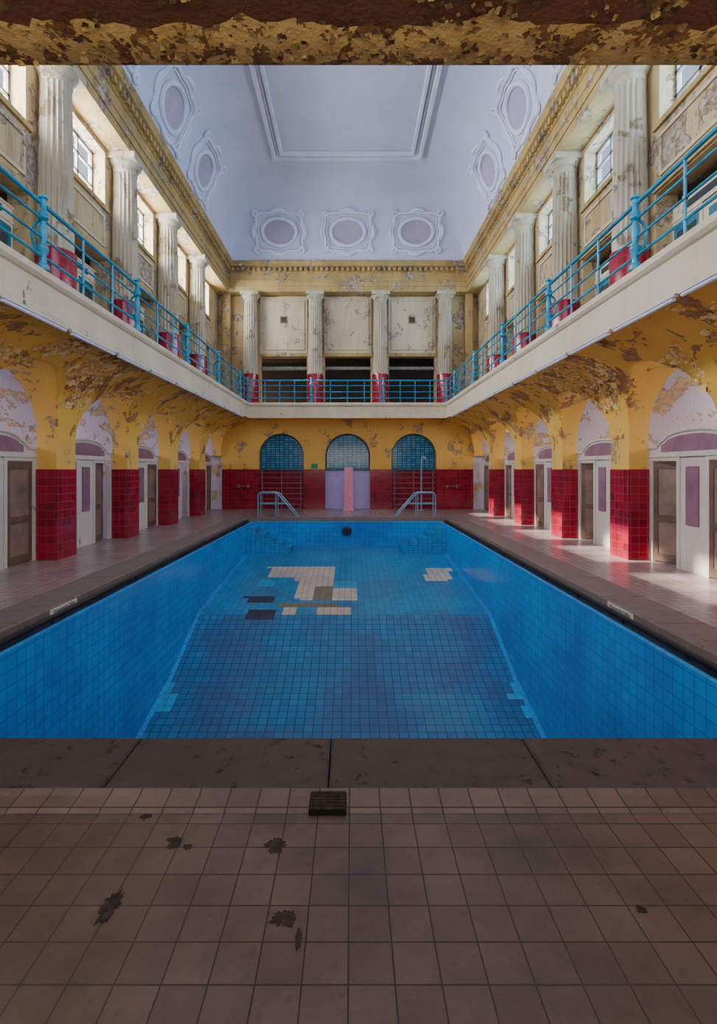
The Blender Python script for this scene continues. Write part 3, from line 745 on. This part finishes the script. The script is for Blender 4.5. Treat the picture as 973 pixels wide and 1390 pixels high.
# depth signs
for s, yc in ((-1, 6.29), (1, 6.12)):
    pl = MB(); pl.box(-.29, .29, -.004, .004, -.04, .04, 'sign')
    fc = bpy.data.curves.new('lettering', 'FONT'); fc.body = 'Wassertiefe 2,80m'; fc.size = .062; fc.align_x = 'CENTER'; fc.align_y = 'CENTER'; fc.extrude = .0005
    e = obj('depth_sign', None, (s*(3.35-.006), yc, -.03), (0, 0, radians(-90*s)))
    e['label'] = 'narrow enamel sign reading Wassertiefe 2,80m on the coping edge'; e['category'] = 'sign'; e['group'] = 'water depth signs'
    obj('sign_plate', pl.mesh('sign_plate'), Z0, Z0, e)
    t = bpy.data.objects.new('tmp', fc); COL.objects.link(t)
    bpy.context.view_layer.update()
    me = bpy.data.meshes.new_from_object(t.evaluated_get(bpy.context.evaluated_depsgraph_get()))
    bpy.data.objects.remove(t); me.materials.clear(); me.materials.append(M['ink']); me.name = 'lettering'
    obj('lettering', me, (0, -.006, 0), (radians(90), 0, 0), e)
# drain
a = MB(); a.box(-.09, .09, -.08, .07, .0, .022, 'grate')
c = MB()
for i in range(6): c.box(-.085, .085, -.07+.024*i, -.06+.024*i, .022, .03, 'stain')
thing('floor_drain', [('drain_box', a.mesh('drain_box'), Z0, Z0), ('drain_grate', c.mesh('drain_grate'), Z0, Z0)], (.045, 2.535, 0.001), Z0, 'small dark iron floor drain in the curb row', 'drain')
for (qx, qy, rx, ry) in ((388, 1247, 18, 12), (375, 1148, 13, 9), (237, 1143, 10, 8), (150, 1230, 12, 22), (405, 1275, 5, 16), (198, 1108, 7, 5), (255, 1150, 6, 4), (870, 1235, 8, 5)):
    Y = 1.65*700/(qy-637); X = (qx-477)*Y/700+CAMX; k = Y/700
    m_ = MB(); pts = []
    for j in range(36):
        a = 2*pi*j/36; w = 1+.5*noise.noise(Vector((cos(a)*1.5+qx, sin(a)*1.5, qy)))+.6*noise.noise(Vector((cos(a)*5+qx, sin(a)*5, qy)))
        pts.append((rx*k*w*cos(a), ry*k*w*sin(a)*Y/1.65*1.0, .0))
    m_.face(pts, 'stain')
    o = obj('broken_tile_spot', m_.mesh('broken_tile_spot'), (X, Y, .002), label='dark irregular chipped spot in the brown floor tiles', category='floor damage', group='chipped spots in the floor')

# ------------------------------------------------------------------ lights
def area(name, loc, rot, sx, sy, power, col):
    l = bpy.data.lights.new(name, 'AREA'); l.shape = 'RECTANGLE'; l.size = sx; l.size_y = sy; l.energy = power; l.color = col
    o = bpy.data.objects.new(name, l); o.location = loc; o.rotation_euler = rot; COL.objects.link(o); return o
for i, c in enumerate(BAYS):
    if i < 1: continue
    area('window_light', (-6.2, c, 8.5), (0, radians(-90), 0), 1.25, 2.0, 470, (0.88, 0.94, 1.0))
    area('window_light', (6.2, c, 8.5), (0, radians(90), 0), 1.25, 2.0, 190, (0.45, 0.70, 1.0))
    for s in (-1, 1):
        area('bay_light', (s*7.25, c, 2.7), (0, radians(90*s), 0), .7, 1.4, 20 if s < 0 else 26, (0.85, 0.82, 1.0) if s < 0 else (1.0, 0.88, 0.8))
area('end_fill_light', (0, 1.0, 7.5), (radians(90), 0, 0), 9, 5.5, 500, (0.66, 0.78, 1.0))  # added fill for the upper hall, hidden above the near slab; no window here
area('rear_fill_light', (0, -1.9, 2.7), (radians(90), 0, 0), 8, 1.6, 190, (1.0, 0.86, 0.72))  # added warm fill behind the camera for soffits and far walls; no real opening
sun = bpy.data.lights.new('sun', 'SUN'); sun.energy = 22; sun.angle = radians(1.2); sun.color = (1, .90, .76)
so = bpy.data.objects.new('sun', sun); COL.objects.link(so)
so.rotation_euler = Vector((10.4, -.95, -7.95)).to_track_quat('-Z', 'Y').to_euler()
w = bpy.data.worlds.new('World'); bpy.context.scene.world = w; w.use_nodes = True
w.node_tree.nodes['Background'].inputs[0].default_value = (.55, .7, 1, 1); w.node_tree.nodes['Background'].inputs[1].default_value = 1.0

# ------------------------------------------------------------------ camera
cam = bpy.data.cameras.new('camera'); co = bpy.data.objects.new('camera', cam); COL.objects.link(co)
co.location = (CAMX, 0, 1.65); co.rotation_euler = (radians(90), 0, 0)
cam.sensor_fit = 'VERTICAL'; cam.sensor_height = 36; cam.sensor_width = 36*973/1390; cam.lens = 700/1390*36
cam.shift_y = -58/1390; cam.shift_x = 9.5/1390; cam.clip_start = .05
bpy.context.scene.camera = co
